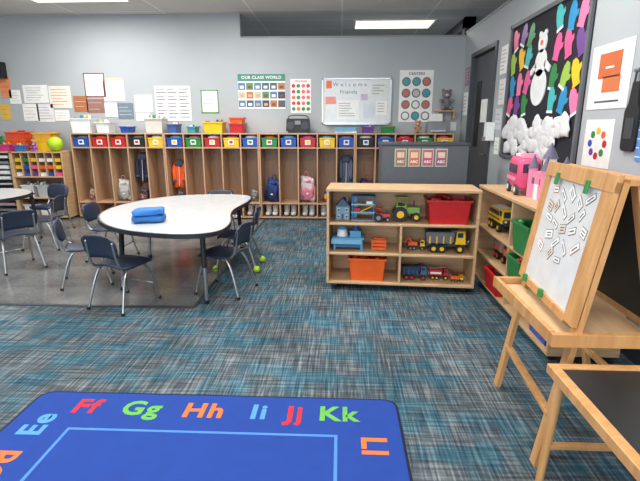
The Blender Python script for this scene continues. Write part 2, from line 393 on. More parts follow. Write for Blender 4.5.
# ---------------- things on cubby top ----------------
TZ=1.2105
def topx(p): return WXZ(p,128,6.6)[0]
bin_('storage_tub',(topx(83),6.66,TZ),.3,.24,.2,WHITE,0,[RED,YEL,ORG,WHITE,TEAL],tall=5)
bin_('storage_tub',(topx(104),6.66,TZ),.2,.2,.15,mat((214,220,222),.3),0,[YEL,RED,PAPER],tall=4)
bin_('craft_bin',(topx(126),6.66,TZ),.14,.2,.09,BLUE,0,[RED,PAPER,YEL])
bin_('storage_basket',(topx(155),6.66,TZ),.26,.22,.2,mat((206,202,196),.7),0,[WHITE,GRN,GREY,PAPER],tall=6)
bin_('craft_bin',(topx(173),6.66,TZ),.14,.2,.12,mat((60,90,150),.5),0,[RED,PAPER],tall=3)
bin_('toy_bin',(topx(192),6.66,TZ),.12,.2,.09,TEAL,0,[BLUE,PAPER],tall=3)
bin_('toy_bin',(topx(214),6.66,TZ),.28,.24,.15,YEL,0,[RED,YEL,BLUE],tall=3)
bin_('toy_bin',(topx(237),6.66,TZ),.2,.24,.13,RED,0,[ORG,YEL,BLUE])
bin_('toy_bin',(topx(237),6.66,TZ+.132),.19,.2,.08,ORG)
b=B('cd_radio')
b.box((0,0,.11),(.33,.18,.17),BLACK,top=(.94,.9))
for k in(-.1,.1): b.cyl((k,-.085,.1),(k,-.1,.1),.055,DG)
b.tube([(-.14,0,.19),(-.13,0,.24),(.13,0,.24),(.14,0,.19)],.008,DG);b.box((0,-.09,.14),(.08,.02,.05),GREY);b.box((0,0,.012),(.28,.15,.026),DG)
b.done((topx(298),6.66,TZ))
b=B('paper_stack')
for i in range(6): b.box((random.uniform(-.006,.006),random.uniform(-.006,.006),.006+.012*i),(.3,.22,.011),random.choice([PAPER,WHITE,LBLUE]),rot=(0,0,random.uniform(-4,4)))
b.done((topx(346),6.66,TZ))
bin_('craft_bin',(topx(368),6.66,TZ),.16,.2,.09,PUR,0,[RED,PAPER,BLUE],tall=3)
bin_('toy_bin',(topx(388),6.66,TZ),.18,.2,.09,GRN,0,[RED,YEL])
def teddy(loc,m,m2,s=1,rz=0,name='teddy_bear'):
    b=B(name)
    b.blob((0,0,.075),(.06,.05,.075),m);b.blob((0,-.01,.185),(.055,.05,.05),m);b.blob((0,-.055,.175),(.022,.02,.018),m2)
    for k in(-1,1):
        b.blob((k*.042,0,.23),(.02,.012,.02),m);b.blob((k*.065,-.03,.11),(.022,.045,.022),m,rot=(20,0,0));b.blob((k*.045,-.065,.025),(.025,.05,.025),m)
        b.blob((k*.02,-.055,.2),(.006,.005,.006),BLACK,1,6)
    b.blob((0,-.076,.18),(.007,.005,.005),BLACK,1,6)
    b.done(loc,rz,sc_=s)
b=B('printer')
b.box((0,0,.075),(.26,.24,.15),GREY,top=(.95,.92));b.box((0,-.09,.03),(.2,.14,.012),WHITE);b.box((0,.06,.2),(.18,.02,.12),WHITE,rot=(-15,0,0));b.box((0,-.02,.153),(.22,.12,.006),BLACK)
b.done((topx(437),6.66,TZ),bevel=.004)
teddy((topx(418),6.64,TZ),mat((176,140,104),.9),mat((220,200,170),.9),.7)
b=B('wall_shelf_bracket');b.bx(-.14,.14,-.16,0,0,.018,MAP);b.bx(-.12,-.1,-.14,0,-.1,0,MAP);b.bx(.1,.12,-.14,0,-.1,0,MAP);b.done((WXZ(444,112)[0],YB-.001,1.5))
teddy((WXZ(444,112)[0],YB-.09,1.5185),mat((122,116,120),.9),mat((200,196,190),.9),1.15)
# ---------------- posters on the back wall ----------------
def wposter(name,p,bg=PAPER,fn=None,y=YB-.001):
    xa,za=WXZ(p[0],p[3]);xb,zb=WXZ(p[2],p[1]);w=xb-xa;h=zb-za
    b=B(name,Matrix.Translation(((xa+xb)/2,y,(za+zb)/2))@Matrix.Rotation(R(90),4,'X'))
    b.bx(-w/2,w/2,-h/2,h/2,0,.004,bg)
    if fn: fn(b,w,h)
    b.done()
INK=mat((80,82,90),.8)
def lines(n,cols=(INK,),hd=None):
    def f(b,w,h):
        for i in range(n):
            yy=h/2-h*(i+1.2)/(n+1.4);ww=w*random.uniform(.5,.8)
            b.bx(-w*.4,-w*.4+ww,yy-h*.008,yy+h*.008,.004,.005,cols[i%len(cols)])
        if hd: b.bx(-w*.5,w*.5,h*.38,h*.5,.004,.0055,hd)
    return f
def framed(c,n=5):
    def f(b,w,h):
        t=.014
        b.bx(-w/2,w/2,h/2-t,h/2,.004,.008,c);b.bx(-w/2,w/2,-h/2,-h/2+t,.004,.008,c);b.bx(-w/2,-w/2+t,-h/2,h/2,.004,.008,c);b.bx(w/2-t,w/2,-h/2,h/2,.004,.008,c)
        lines(n)(b,w,h)
    return f
wposter('wall_notice',(25,85,47,103),PAPER,lines(6));wposter('wall_notice',(25,104,38,121),PAPER,lines(4,(INK,RED)));wposter('wall_notice',(39,104,53,122),LAM,lines(5,(INK,BLUE)))
wposter('wall_notice',(51,86,70,108),mat((232,228,214),.8),lines(6,(INK,ORG)))
wposter('wall_certificate',(86,73,104,97),PAPER,framed(mat((150,70,70),.6),6));wposter('wall_certificate',(105,78,123,101),PAPER,lines(6,(INK,),mat((196,188,170),.7)))
wposter('wall_photo',(75,96,87,112),mat((176,110,70),.7),lines(2,(PAPER,)));wposter('wall_photo',(88,99,104,113),mat((150,110,100),.7),lines(3,(PAPER,PINK)))
wposter('wall_photo',(119,103,133,119),mat((110,126,140),.7),lines(3,(PAPER,)));wposter('wall_notice',(136,95,152,112),PAPER,lines(5,(TEAL,INK)))
wposter('wall_notice',(106,103,117,117),PAPER,lines(4));wposter('wall_notice',(137,113,150,121),PAPER,lines(2));wposter('wall_notice',(56,110,69,121),PAPER,lines(3))
def sched(b,w,h):
    for i in range(9):
        for k in range(3):
            b.bx(-w*.46+k*w*.32,-w*.46+k*w*.32+w*random.uniform(.18,.28),h*.4-i*h*.1,h*.4-i*h*.1+h*.025,.004,.005,INK)
wposter('wall_schedule',(157,86,190,121),PAPER,sched)
wposter('wall_certificate',(202,90,218,113),PAPER,framed(mat((90,150,90),.6),4))
def map_(b,w,h):
    b.bx(-w/2,w/2,h*.3,h/2,.004,.006,mat((60,130,110),.5));b.text('OUR CLASS WORLD',0,h*.4,.006,h*.12,WHITE)
    for i in range(6):
        for k in range(3):
            x=-w*.42+i*w*.168;y=h*.15-k*h*.25
            b.bx(x-w*.075,x+w*.075,y-h*.1,y+h*.1,.004,.006,random.choice([mat((90,120,160),.6),mat((190,190,170),.6),mat((90,140,90),.6),mat((180,120,80),.6),mat((70,90,110),.6),mat((60,64,84),.6)]))
            b.bx(x-w*.04,x+w*.04,y-h*.06,y+h*.02,.006,.007,random.choice([PAPER,mat((200,160,130),.6),mat((110,80,60),.6)]))
wposter('learning_poster',(239,74,285,109),PAPER,map_)
def dots(b,w,h):
    b.text('FEELINGS',0,h*.43,.005,h*.08,RED)
    for i in range(4):
        for k in range(5):
            b.cyl((-w*.36+i*w*.24,h*.3-k*h*.17,.004),(-w*.36+i*w*.24,h*.3-k*h*.17,.007),w*.09,random.choice([RED,ORG,PINK,GRN,RED]))
wposter('feelings_poster',(291,79,311,113),PAPER,dots)
def wboard(b,w,h):
    t=.02
    for a in((-w/2,w/2,h/2-t,h/2),(-w/2,w/2,-h/2,-h/2+t),(-w/2,-w/2+t,-h/2,h/2),(w/2-t,w/2,-h/2,h/2)): b.bx(*a,.004,.02,CHROME)
    b.bx(-w*.45,w*.45,-h/2-.01,-h/2+.01,.02,.07,CHROME)
    b.text('W e l c o m e',-w*.1,h*.36,.005,h*.12,mat((60,100,150),.6),bold=.0);b.text('Friends',-w*.12,h*.2,.005,h*.12,mat((60,120,110),.6),bold=.0)
    b.bx(-w*.45,-w*.3,-h*.06,h*.1,.004,.007,mat((236,150,140),.7));b.bx(-w*.44,-w*.36,h*.28,h*.44,.004,.007,ORG)
    b.bx(-w*.28,w*.04,-h*.4,h*.02,.004,.006,mat((240,240,238),.7))
    for i in range(6): b.bx(-w*.26,-w*.26+w*random.uniform(.15,.27),-h*.05-i*h*.055,-h*.04-i*h*.055,.006,.007,INK)
    b.bx(w*.1,w*.26,-h*.36,-h*.06,.004,.006,mat((206,214,224),.6));b.bx(w*.28,w*.44,-h*.3,h*.0,.004,.006,PAPER)
    b.bx(w*.2,w*.44,h*.12,h*.4,.004,.006,mat((216,222,216),.6));b.bx(w*.06,w*.16,h*.02,h*.16,.004,.006,mat((190,180,200),.6))
    for i in range(4): b.bx(w*.22,w*.22+w*random.uniform(.1,.2),h*.34-i*h*.06,h*.35-i*h*.06,.006,.007,INK)
    for i in range(4): b.bx(w*.3,w*.4,-h*.05-i*h*.06,-h*.04-i*h*.06,.006,.007,INK)
wposter('whiteboard',(322,78,392,124),mat((214,217,219),.25),wboard)
def circ(b,w,h):
    b.text('CENTERS',0,h*.43,.005,h*.07,INK)
    for i in range(3):
        for k in range(4):
            p=(-w*.3+i*w*.3,h*.28-k*h*.22)
            b.cyl((p[0],p[1],.004),(p[0],p[1],.007),w*.13,mat((104,106,114),.6),seg=20)
            b.cyl((p[0],p[1],.007),(p[0],p[1],.008),w*.095,random.choice([WHITE,mat((190,110,100),.6),mat((190,190,180),.6),TEAL,WHITE]),seg=20)
wposter('centers_poster',(398,70,434,122),PAPER,circ)
wposter('wall_notice',(2,76,9,98),mat((226,140,90),.7),lines(3));wposter('wall_notice',(2,104,10,120),mat((220,180,80),.7),lines(2));wposter('wall_notice',(11,90,20,104),PAPER,lines(4))
b=B('wall_speaker')
b.box((0,-.06,0),(.2,.12,.22),BLACK);b.cyl((0,-.12,.03),(0,-.135,.03),.06,DG);b.cyl((0,-.12,-.06),(0,-.13,-.06),.03,DG);b.done((WXZ(0,70)[0],YB-.001,2.08))
b=B('light_switch');b.box((0,-.006,0),(.08,.01,.12),WHITE);b.box((0,-.014,0),(.02,.012,.04),WHITE);b.done((1.6,YB-.001,1.3))
# ---------------- left storage unit ----------------
b=B('paper_sorter_shelf')
ux0,ux1,uy0,uy1,uh=-5.22,-3.86,6.34,6.78,.96
L=ux1-ux0
for x in(0,.6,.62,L-.02): b.bx(x,x+.02,0,uy1-uy0-.01,.03,uh,MAP)
for z in(.03,uh-.02): b.bx(0.02,L-.02,0,uy1-uy0-.01,z,z+.02,MAP)
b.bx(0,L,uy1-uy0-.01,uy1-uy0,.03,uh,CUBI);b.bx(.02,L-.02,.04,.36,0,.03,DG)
for i in range(1,12):
    z=.05+i*.074;b.bx(.02,.6,.0,uy1-uy0-.01,z,z+.008,GREY)
b.bx(.3,.31,0.002,uy1-uy0-.012,.05,uh-.02,GREY)
for i in range(12):
    for k in(0,1):
        z=.05+i*.074+(.008 if i else 0);hh=random.uniform(.01,.05)
        b.bx(.04+k*.29,.27+k*.29,.02,.33,z,z+hh,random.choice([PAPER,PAPER,WHITE,mat((190,150,160),.7),LBLUE,GREY]))
for z in(.3,.60): b.bx(.64,L-.02,0,uy1-uy0-.01,z,z+.018,MAP)
for i in range(1,6): b.bx(.64+i*.115,.648+i*.115,.002,uy1-uy0-.012,.618,uh-.02,MAP)
for i in range(6):
    for k in range(3): b.bx(.655+i*.115,.74+i*.115,.03,.3,.618+k*.1,.618+k*.1+.05,random.choice([ORG,PINK,GRN,BLUE,YEL,WHITE,PUR]))
b.done((ux0,uy0,0),bevel=.002)
for i,m in enumerate([WHITE,mat((190,195,200),.4),WHITE]): bin_('storage_bin',(ux0+.77+i*.225,uy0+.17,.3195),.18,.26,.17,m,0,[WHITE,GREY,LBLUE],tall=3)
for i,m in enumerate([mat((220,222,222),.4),WHITE,GREY]): bin_('storage_bin',(ux0+.77+i*.225,uy0+.17,.0515),.18,.26,.16,m,0,[BLUE,GREY,ORG],tall=3)
TU=uh+.0005
bin_('toy_bin',(-4.62,6.62,TU+.0),.3,.2,.16,ORG,0,[RED,YEL],tall=4);bin_('toy_bin',(-4.22,6.62,TU),.28,.24,.16,YEL,0,[YEL,ORG,GRN],tall=4)
bin_('toy_bin',(-4.62,6.62,TU+.162),.28,.2,.1,mat((220,80,40),.4),0,[ORG,RED],tall=3);bin_('toy_bin',(-4.22,6.62,TU+.162),.28,.22,.09,mat((230,170,50),.5),0,[YEL,ORG])
b=B('playground_ball');b.blob((0,0,.1),(.1,.1,.1),LIME,1,24);b.done((-3.99,6.44,TU))
b=B('pencil_cup')
b.cyl((0,0,0),(0,0,.12),.045,PUR,.052)
for i in range(12):
    a=i*2.4;b.cyl((.02*math.cos(a),.02*math.sin(a),.1),(.06*math.cos(a),.06*math.sin(a),.24),.006,[RED,GRN,YEL,BLUE,ORG,PINK][i%6],seg=6)
b.done((-5.12,6.44,TU))
b=B('potted_plant')
b.cyl((0,0,0),(0,0,.1),.05,PUR,.065);b.cyl((0,0,.1),(0,0,.105),.06,DG)
for i in range(20):
    a=i*2.4;r=.04+.05*(i%3)/2;z=.24-.05*(i%3)
    b.tube([(0,0,.1),(r*.4*math.cos(a),r*.4*math.sin(a),z),(r*math.cos(a),r*math.sin(a),z+.01)],.004,GRN,5,1)
    b.blob((r*math.cos(a)*1.1,r*math.sin(a)*1.1,z+.01),(.035,.02,.008),LIME if i%2 else GRN,1,8,rot=(15,-15,math.degrees(a)))
b.done((-4.92,6.45,TU))
teddy((-4.28,6.42,TU),mat((150,90,170),.8),mat((240,200,60),.8),.55)
bin_('craft_caddy',(-5.06,6.66,TU),.2,.16,.2,mat((70,150,70),.4),0,[PUR,GRN,BLUE,PINK],tall=6)
bin_('craft_caddy',(-4.68,6.41,TU),.16,.1,.1,mat((200,60,120),.4),0,[PUR,GRN,BLUE,YEL],tall=5)
bin_('craft_caddy',(-4.47,6.41,TU),.14,.1,.09,mat((60,110,180),.4),0,[RED,WHITE,YEL],tall=4)
# ---------------- tables ----------------
TT=mat((204,206,209),.2)
def table(name,o,legs,h=.58,loc=(0,0,0)):
    b=B(name)
    cxx=sum(p[0] for p in o)/len(o);cyy=sum(p[1] for p in o)/len(o)
    b.prism(o,h-.034,h-.001,mat((34,36,42),.45));b.prism([(cxx+(x-cxx)*.978,cyy+(y-cyy)*.984) for x,y in o],h-.002,h,TT)
    for x,y in legs:
        dx,dy=(x-cxx)*.06,(y-cyy)*.06
        b.cyl((x,y,h-.034),(x+dx*.5,y+dy*.5,.28),.02,BLACK);b.cyl((x+dx*.5,y+dy*.5,.28),(x+dx,y+dy,.02),.014,CHROME);b.cyl((x+dx,y+dy,0),(x+dx,y+dy,.03),.02,BLACK)
        b.cyl((x,y,h-.044),(x,y,h-.034),.05,DG)
    return b.done(loc)
kid=[(-.85,3.22),(-.98,3.09),(-1.25,3.09),(-1.60,3.21),(-1.88,3.46),(-2.08,3.80),(-2.13,4.18),(-2.02,4.62),(-1.75,4.93),(-1.40,5.03),(-1.08,5.02),(-.93,4.88),(-.91,4.55),(-.94,4.3),(-.96,4.08),(-.93,3.84),(-.87,3.62),(-.84,3.42)]
for _ in range(3):
    q=[]
    for i in range(len(kid)):
        a=Vector(kid[i]);c_=Vector(kid[(i+1)%len(kid)]);q+=[tuple(a.lerp(c_,.25)),tuple(a.lerp(c_,.75))]
    kid=q
table('activity_table',kid,[(-1.02,3.3),(-1.75,3.55),(-1.9,4.45),(-1.08,4.8)])
table('round_table',[(x-4.02,y+4.8) for x,y in sell(.6,.6,1)],[(-4.4,4.4),(-3.6,4.4),(-4.4,5.2),(-3.6,5.2)])
b=B('folded_blue_mats')
M1=mat((26,98,170),.6);M2=mat((34,112,190),.6)
b.blob((0,0,.032),(.12,.085,.028),M1,.45,28,lump=.2,lf=22);b.blob((.006,.004,.084),(.115,.08,.025),M2,.45,28,rot=(0,0,8),lump=.2,lf=22);b.box((0,0,.057),(.19,.13,.008),mat((14,64,130),.6))
b.done((-1.5,3.5,.5805),12)
# ---------------- chairs ----------------
NAVY=mat((36,46,66),.42)
def slab(b,prof,wid,th,m,curve=0,cols=8):
    n=len(prof);vs=[]
    for side in(0,1):
        for i,(y,z) in enumerate(prof):
            a=Vector(prof[max(i-1,0)]);c_=Vector(prof[min(i+1,n-1)]);d=(c_-a).normalized();nx,nz=-d[1],d[0]
            for k in range(cols+1):
                u=-1+2*k/cols;off=(-th if side else 0)+curve*u*u
                vs.append((u*wid[i],y+nx*off,z+nz*off))
    N=n*(cols+1);C=cols+1;fs=[]
    for i in range(n-1):
        for k in range(cols):
            q=(i*C+k,i*C+k+1,(i+1)*C+k+1,(i+1)*C+k);fs.append(q);fs.append(tuple(v+N for v in reversed(q)))
    for i in range(n-1):
        fs.append((i*C,(i+1)*C,(i+1)*C+N,i*C+N));fs.append((i*C+cols,i*C+cols+N,(i+1)*C+cols+N,(i+1)*C+cols))
    for k in range(cols):
        fs.append((k,k+N,k+1+N,k+1));j=(n-1)*C+k;fs.append((j,j+1,j+1+N,j+N))
    b.add(vs,fs,m,True)
def chair(x,y,face,balls=False):
    b=B('school_chair')
    slab(b,[(.165,.30),(.16,.322),(.13,.333),(.05,.33),(-.05,.322),(-.12,.326),(-.15,.338)],[.11,.14,.155,.16,.155,.145,.12],.012,NAVY,.012)
    slab(b,[(-.150,.40),(-.158,.43),(-.170,.48),(-.180,.53),(-.19,.555),(-.195,.57)],[.12,.145,.155,.155,.14,.11],.012,NAVY,.02)
    for k in(-1,1):
        b.tube([(k*.165,.18,.0),(k*.135,.11,.31),(k*.12,0,.314),(k*.13,-.11,.31),(k*.165,-.2,.0)],.0095,CHROME,8,2)
        b.tube([(k*.12,.05,.312),(k*.128,-.12,.310),(k*.13,-.165,.36),(k*.125,-.19,.53)],.0095,CHROME,8,2)
        for yy in(.18,-.2):
            if balls: b.blob((k*.165,yy,.032),(.032,.032,.032),LIME,1,14)
            else: b.cyl((k*.165,yy,0),(k*.165,yy,.02),.013,BLACK)
    b.tube([(-.15,.145,.14),(.15,.145,.14)],.006,CHROME,6,0)
    b.tube([(-.12,.0,.314),(.12,.0,.314)],.007,CHROME,6,0)
    b.done((x,y,0),face-90)
chair(-1.62,3.24,70);chair(-2.16,3.72,25);chair(-.93,3.56,165);chair(-2.3,4.45,0);chair(-.96,4.2,180,True)
chair(-3.05,4.1,140);chair(-3.25,4.85,185);chair(-1.4,5.22,-85);chair(-3.7,5.65,-100)
chair(-3.55,3.9,100)
# ---------------- low toy shelves ----------------
def low_shelf(name,loc,rz,Lx,D,H,rows,div):
    b=B(name)
    zb=.055
    b.bx(0,.02,0,D,zb,H,MAP);b.bx(Lx-.02,Lx,0,D,zb,H,MAP);b.bx(.02,Lx-.02,D-.012,D,zb,H-.02,MAP)
    b.bx(.02,Lx-.02,0,D-.012,zb,zb+.02,MAP);b.bx(-.004,Lx+.004,-.006,D+.004,H-.005,H+.017,MAP)
    for z in rows: b.bx(.02,Lx-.02,0.003,D-.012,z,z+.018,MAP)
    zs=[zb+.02]+[r+.018 for r in rows];ze=list(rows)+[H-.005]
    for i in div: b.bx(Lx/2-.009,Lx/2+.009,.004,D-.013,zs[i],ze[i],MAP)
    for x in(.07,Lx-.07):
        for y in(.06,D-.06):
            b.cyl((x-.012,y,.026),(x+.012,y,.026),.026,BLACK);b.box((x,y,.047),(.03,.03,.016),CHROME)
    return b.done(loc,rz,bevel=.003)
SH=.82;rows=(.30,.545)
SX,SY,SR=-.105,3.61,-4
low_shelf('toy_shelf',(SX,SY,0),SR,1.18,.38,SH,rows,[0,1])
ca,sa=math.cos(R(SR)),math.sin(R(SR))
def onsh(lx,ly,lvl):
    z=[.0755,.3185,.5635,SH+.0175][lvl]
    return (SX+lx*ca-ly*sa,SY+lx*sa+ly*ca,z)
def wheel(b,x,y,z,r,w,m=BLACK,hub=YEL):
    b.cyl((x,y-w/2,z),(x,y+w/2,z),r,m,seg=18);b.cyl((x,y-w/2-.002,z),(x,y+w/2+.002,z),r*.5,hub,seg=12)
def truck(name,loc,rz,s,cab,bed,kind='dump',hub=GREY):
    b=B(name)
    b.box((0,0,.055),(.28,.07,.02),DG)
    for x in(-.09,-.03,.1):
        for y in(-.055,.055): wheel(b,x,y,.032,.032,.026,BLACK,hub)
    b.box((.105,0,.115),(.075,.11,.1),cab,top=(.78,.92));b.box((.128,0,.13),(.04,.09,.04),mat((40,60,80),.15));b.box((.1,0,.135),(.04,.113,.035),mat((40,60,80),.15));b.box((.15,0,.08),(.02,.1,.03),DG)
    for k in(-.035,.035): b.cyl((.155,k,.085),(.165,k,.085),.009,WHITE,seg=8)
    if kind=='dump':
        b.box((-.045,0,.115),(.19,.12,.085),bed,top=(1.12,1.12));b.box((-.045,0,.159),(.18,.11,.004),DG)
        b.box((.06,0,.165),(.05,.12,.01),bed,rot=(0,-12,0))
        for i in range(4): b.box((-.12+i*.05,-.063,.112),(.01,.006,.08),cab,rot=(-4,0,0))
    elif kind=='tank':
        b.cyl((-.14,0,.12),(.05,0,.12),.05,bed,seg=20);b.cyl((-.145,0,.12),(-.14,0,.12),.035,GREY)
        for x in(-.1,-.04,.02): b.cyl((x-.004,0,.12),(x+.004,0,.12),.053,cab,seg=20)
    elif kind=='fire':
        b.box((-.045,0,.11),(.19,.11,.08),bed);b.box((-.045,-.057,.105),(.16,.004,.03),WHITE)
        for y in(-.03,.03): b.beam((-.15,y,.165),(.1,y,.19),.008,.008,GREY)
        for i in range(7): b.beam((-.13+i*.035,-.03,.168+i*.0035),(-.13+i*.035,.03,.168+i*.0035),.006,.006,GREY)
    elif kind=='digger':
        b.box((-.05,0,.1),(.15,.09,.06),bed);b.beam((-.06,0,.12),(-.13,0,.2),.02,.02,bed);b.beam((-.13,0,.2),(-.19,0,.1),.018,.018,bed);b.box((-.19,0,.07),(.05,.07,.05),DG,rot=(0,20,0))
    elif kind=='bus':
        b.box((-.03,0,.11),(.24,.115,.09),bed,top=(.98,.9))
        for i in range(5):
            b.box((-.12+i*.043,0,.128),(.03,.117,.03),mat((40,50,60),.15))
        b.box((-.03,0,.09),(.245,.119,.006),BLACK);b.box((-.03,0,.158),(.2,.09,.008),WHITE)
    b.done(loc,rz,sc_=s,bevel=.002)
def tractor(name,loc,rz,s,m,hub):
    b=B(name)
    b.box((.05,0,.1),(.15,.07,.06),m,top=(.95,.8));b.box((-.05,0,.12),(.1,.1,.05),m)
    for x,y in((-.09,-.04),(-.09,.04),(-.01,-.04),(-.01,.04)): b.cyl((x,y,.14),(x,y,.22),.006,m,seg=6)
    b.box((-.05,0,.226),(.12,.11,.015),m);b.cyl((.07,.015,.12),(.07,.015,.19),.007,DG);b.box((.127,0,.1),(.006,.06,.045),DG);b.box((-.06,0,.15),(.05,.06,.02),BLACK)
    for k in(-1,1): wheel(b,-.06,k*.07,.07,.07,.04,BLACK,hub);wheel(b,.09,k*.055,.042,.042,.03,BLACK,hub)
    b.done(loc,rz,sc_=s,bevel=.002)
def dollhouse(name,loc,rz,w,d,h,wall,roof,win=WHITE,s=1):
    b=B(name)
    b.box((0,0,h*.32+.002),(w,d,h*.64),wall);b.box((0,0,.008),(w*1.04,d*1.05,.012),GREY)
    b.prism([(-w*.54,h*.64),(w*.54,h*.64),(0,h)],-d*.55,d*.55,roof,M=Matrix.Rotation(R(90),4,'X'))
    for x in(-w*.3,w*.3):
        for z in(.18,.48): b.box((x,-d/2,h*z),(w*.2,.006,h*.14),win);b.box((x,-d/2-.003,h*z),(w*.16,.004,h*.1),DG)
    b.box((0,-d/2,h*.16),(w*.16,.008,h*.26),roof);b.cyl((w*.3,0,h*.7),(w*.3,0,h*1.02),w*.06,wall)
    b.done(loc,rz,sc_=s)
LGB=mat((110,150,170),.5)
dollhouse('toy_house',onsh(.12,.17,2),SR,.11,.12,.18,LGB,mat((60,84,110),.5))
b=B('toy_garage')
GG=mat((150,170,180),.5)
for i,z in enumerate((.006,.07,.135)): b.box((0,0,z),(.19,.12,.01),[GREY,LBLUE,GG][i])
for x in(-.085,.085):
    for y in(-.05,.05): b.cyl((x,y,0),(x,y,.2),.007,mat((50,110,160),.5))
b.box((0,0,.2),(.2,.13,.012),mat((70,120,160),.5),top=(.9,.9));b.box((.03,0,.1),(.12,.09,.006),YEL,rot=(0,-28,0));b.box((-.05,-.02,.09),(.05,.03,.025),RED);b.box((.05,-.03,.15),(.05,.03,.02),WHITE);b.box((-.07,.05,.1),(.04,.01,.18),LBLUE)
b.done(onsh(.285,.15,2),SR)
truck('toy_car',onsh(.425,.22,2),SR,.28,BLUE,RED,'dump')
tractor('toy_tractor',onsh(.635,.17,2),SR,.85,mat((110,160,50),.4),YEL)
tractor('toy_tractor',onsh(.44,.1,2),SR,.5,RED,GREY)
bin_('toy_bin',onsh(.955,.17,2),.33,.28,.19,RED,SR,[RED,mat((150,30,30),.5)])
b=B('toy_play_station')
LB2=mat((86,150,190),.4)
b.box((0,0,.08),(.2,.12,.012),LB2)
for x in(-.085,.085):
    for y in(-.045,.045): b.cyl((x,y,0),(x,y,.08),.009,LB2)
b.box((0,0,.03),(.16,.09,.02),mat((50,100,150),.4));b.cyl((-.04,0,.086),(-.04,0,.13),.035,WHITE,.03);b.box((.045,0,.105),(.07,.08,.04),LB2);b.cyl((.045,0,.125),(.045,0,.16),.02,mat((50,90,150),.4));b.blob((-.04,0,.14),(.03,.03,.015),LB2)
b.box((-.01,-.062,.06),(.19,.006,.03),LBLUE)
b.done(onsh(.17,.14,1),SR,sc_=1.3)
b=B('toy_crate')
for z in(.015,.045,.075):
    b.box((0,-.04,z),(.12,.008,.02),ORG);b.box((0,.04,z),(.12,.008,.02),ORG);b.box((-.056,0,z),(.008,.08,.02),ORG);b.box((.056,0,z),(.008,.08,.02),ORG)
for x in(-.055,.055):
    for y in(-.04,.04): b.box((x,y,.045),(.012,.012,.09),mat((200,90,40),.5))
b.done(onsh(.42,.15,1),SR)
truck('toy_excavator',onsh(.725,.18,1),SR,.5,YEL,ORG,'digger')
truck('toy_dump_truck',onsh(.955,.15,1),SR,1.08,YEL,mat((104,108,114),.4),'dump',YEL)
bin_('toy_bin',onsh(.33,.16,0),.3,.26,.19,ORG,SR,[ORG,RED])
truck('toy_truck',onsh(.72,.14,0),SR,.7,mat((70,96,136),.4),mat((34,60,90),.4),'dump',RED)
truck('toy_fire_truck',onsh(.92,.16,0),SR,.55,RED,RED,'fire',YEL)
truck('toy_car',onsh(1.06,.1,0),SR,.35,YEL,ORG,'dump')
# right shelf along the right wall (front faces -x)
RX,RY0,RY1=1.17,2.42,3.92
RR2=(.27,.49)
low_shelf('toy_shelf',(RX,RY1,0),-90,RY1-RY0,.4,SH,RR2,[0,1,2])
zz=[.0755,RR2[0]+.0185,RR2[1]+.0185,SH+.0175]
GB=mat((30,124,68),.4)
bin_('toy_bin',(RX+.12,2.93,zz[2]),.28,.28,.2,GB,-90,[GRN,DG]);bin_('toy_bin',(RX+.12,3.02,zz[1]),.24,.26,.17,GB,-90,[GRN,RED])
bin_('toy_bin',(RX+.12,3.42,zz[0]),.28,.28,.165,RED,-90,[RED,BLACK]);bin_('toy_bin',(RX+.14,2.62,zz[0]),.26,.26,.16,BLUE,-90,[RED,BLACK])
truck('toy_school_bus',(RX+.13,3.68,zz[2]),-90,1.1,YEL,YEL,'bus',YEL);truck('toy_dump_truck',(RX+.14,3.55,zz[1]),-90,.95,ORG,GREY,'dump',ORG)
truck('toy_truck',(RX+.14,3.0,zz[0]),-90,.9,BLUE,WHITE,'tank',RED);truck('toy_crane',(RX+.14,2.62,zz[1]),-90,.8,YEL,YEL,'digger')
b=B('toy_blocks')
for i in range(15): b.box((random.uniform(-.08,.05),random.uniform(-.07,.07),.02+.035*(i%4)),(.03,.05,.033),[ORG,BLUE,YEL,GRN,ORG][i%5],rot=(0,0,random.uniform(-20,20)))
b.done((RX+.14,3.34,zz[2]))
b=B('toy_camper_van')
PK=mat((220,80,126),.4);PK2=mat((232,140,170),.4)
b.blob((0,0,.15),(.16,.08,.115),PK,.35,20);b.box((0,-.082,.18),(.2,.004,.06),mat((70,60,80),.2));b.box((-.02,-.084,.11),(.24,.004,.025),PK2);b.box((.08,0,.275),(.1,.1,.03),PK2,top=(.8,.8));b.box((-.06,0,.27),(.12,.08,.02),WHITE)
b.box((0,.082,.18),(.2,.004,.06),mat((60,60,80),.2));b.box((-.157,0,.19),(.008,.11,.06),mat((70,60,80),.2));b.box((.157,0,.19),(.008,.11,.06),mat((70,60,80),.2))
for x in(-.1,.1):
    for y in(-.075,.075): wheel(b,x,y,.038,.038,.02,DG,WHITE)
b.done((RX+.16,3.42,zz[3]),-96)
b=B('toy_castle')
SV=mat((100,92,120),.5)
b.box((0,0,.09),(.2,.14,.18),PK2)
for x in(-.1,.1):
    for y in(-.06,.06): b.cyl((x,y,0),(x,y,.2),.03,PK2);b.cyl((x,y,.2),(x,y,.29),.036,SV,.002)
b.cyl((0,0,.18),(0,0,.27),.04,WHITE);b.cyl((0,0,.27),(0,0,.37),.05,SV,.002);b.box((0,-.072,.05),(.06,.006,.1),WHITE)
for x in(-.06,.06): b.box((x,-.072,.12),(.03,.006,.04),SV)
b.done((RX+.2,3.12,zz[3]),-90)
bin_('craft_bin',(RX+.2,2.75,zz[3]),.2,.2,.1,PINK,0,[PINK,WHITE])
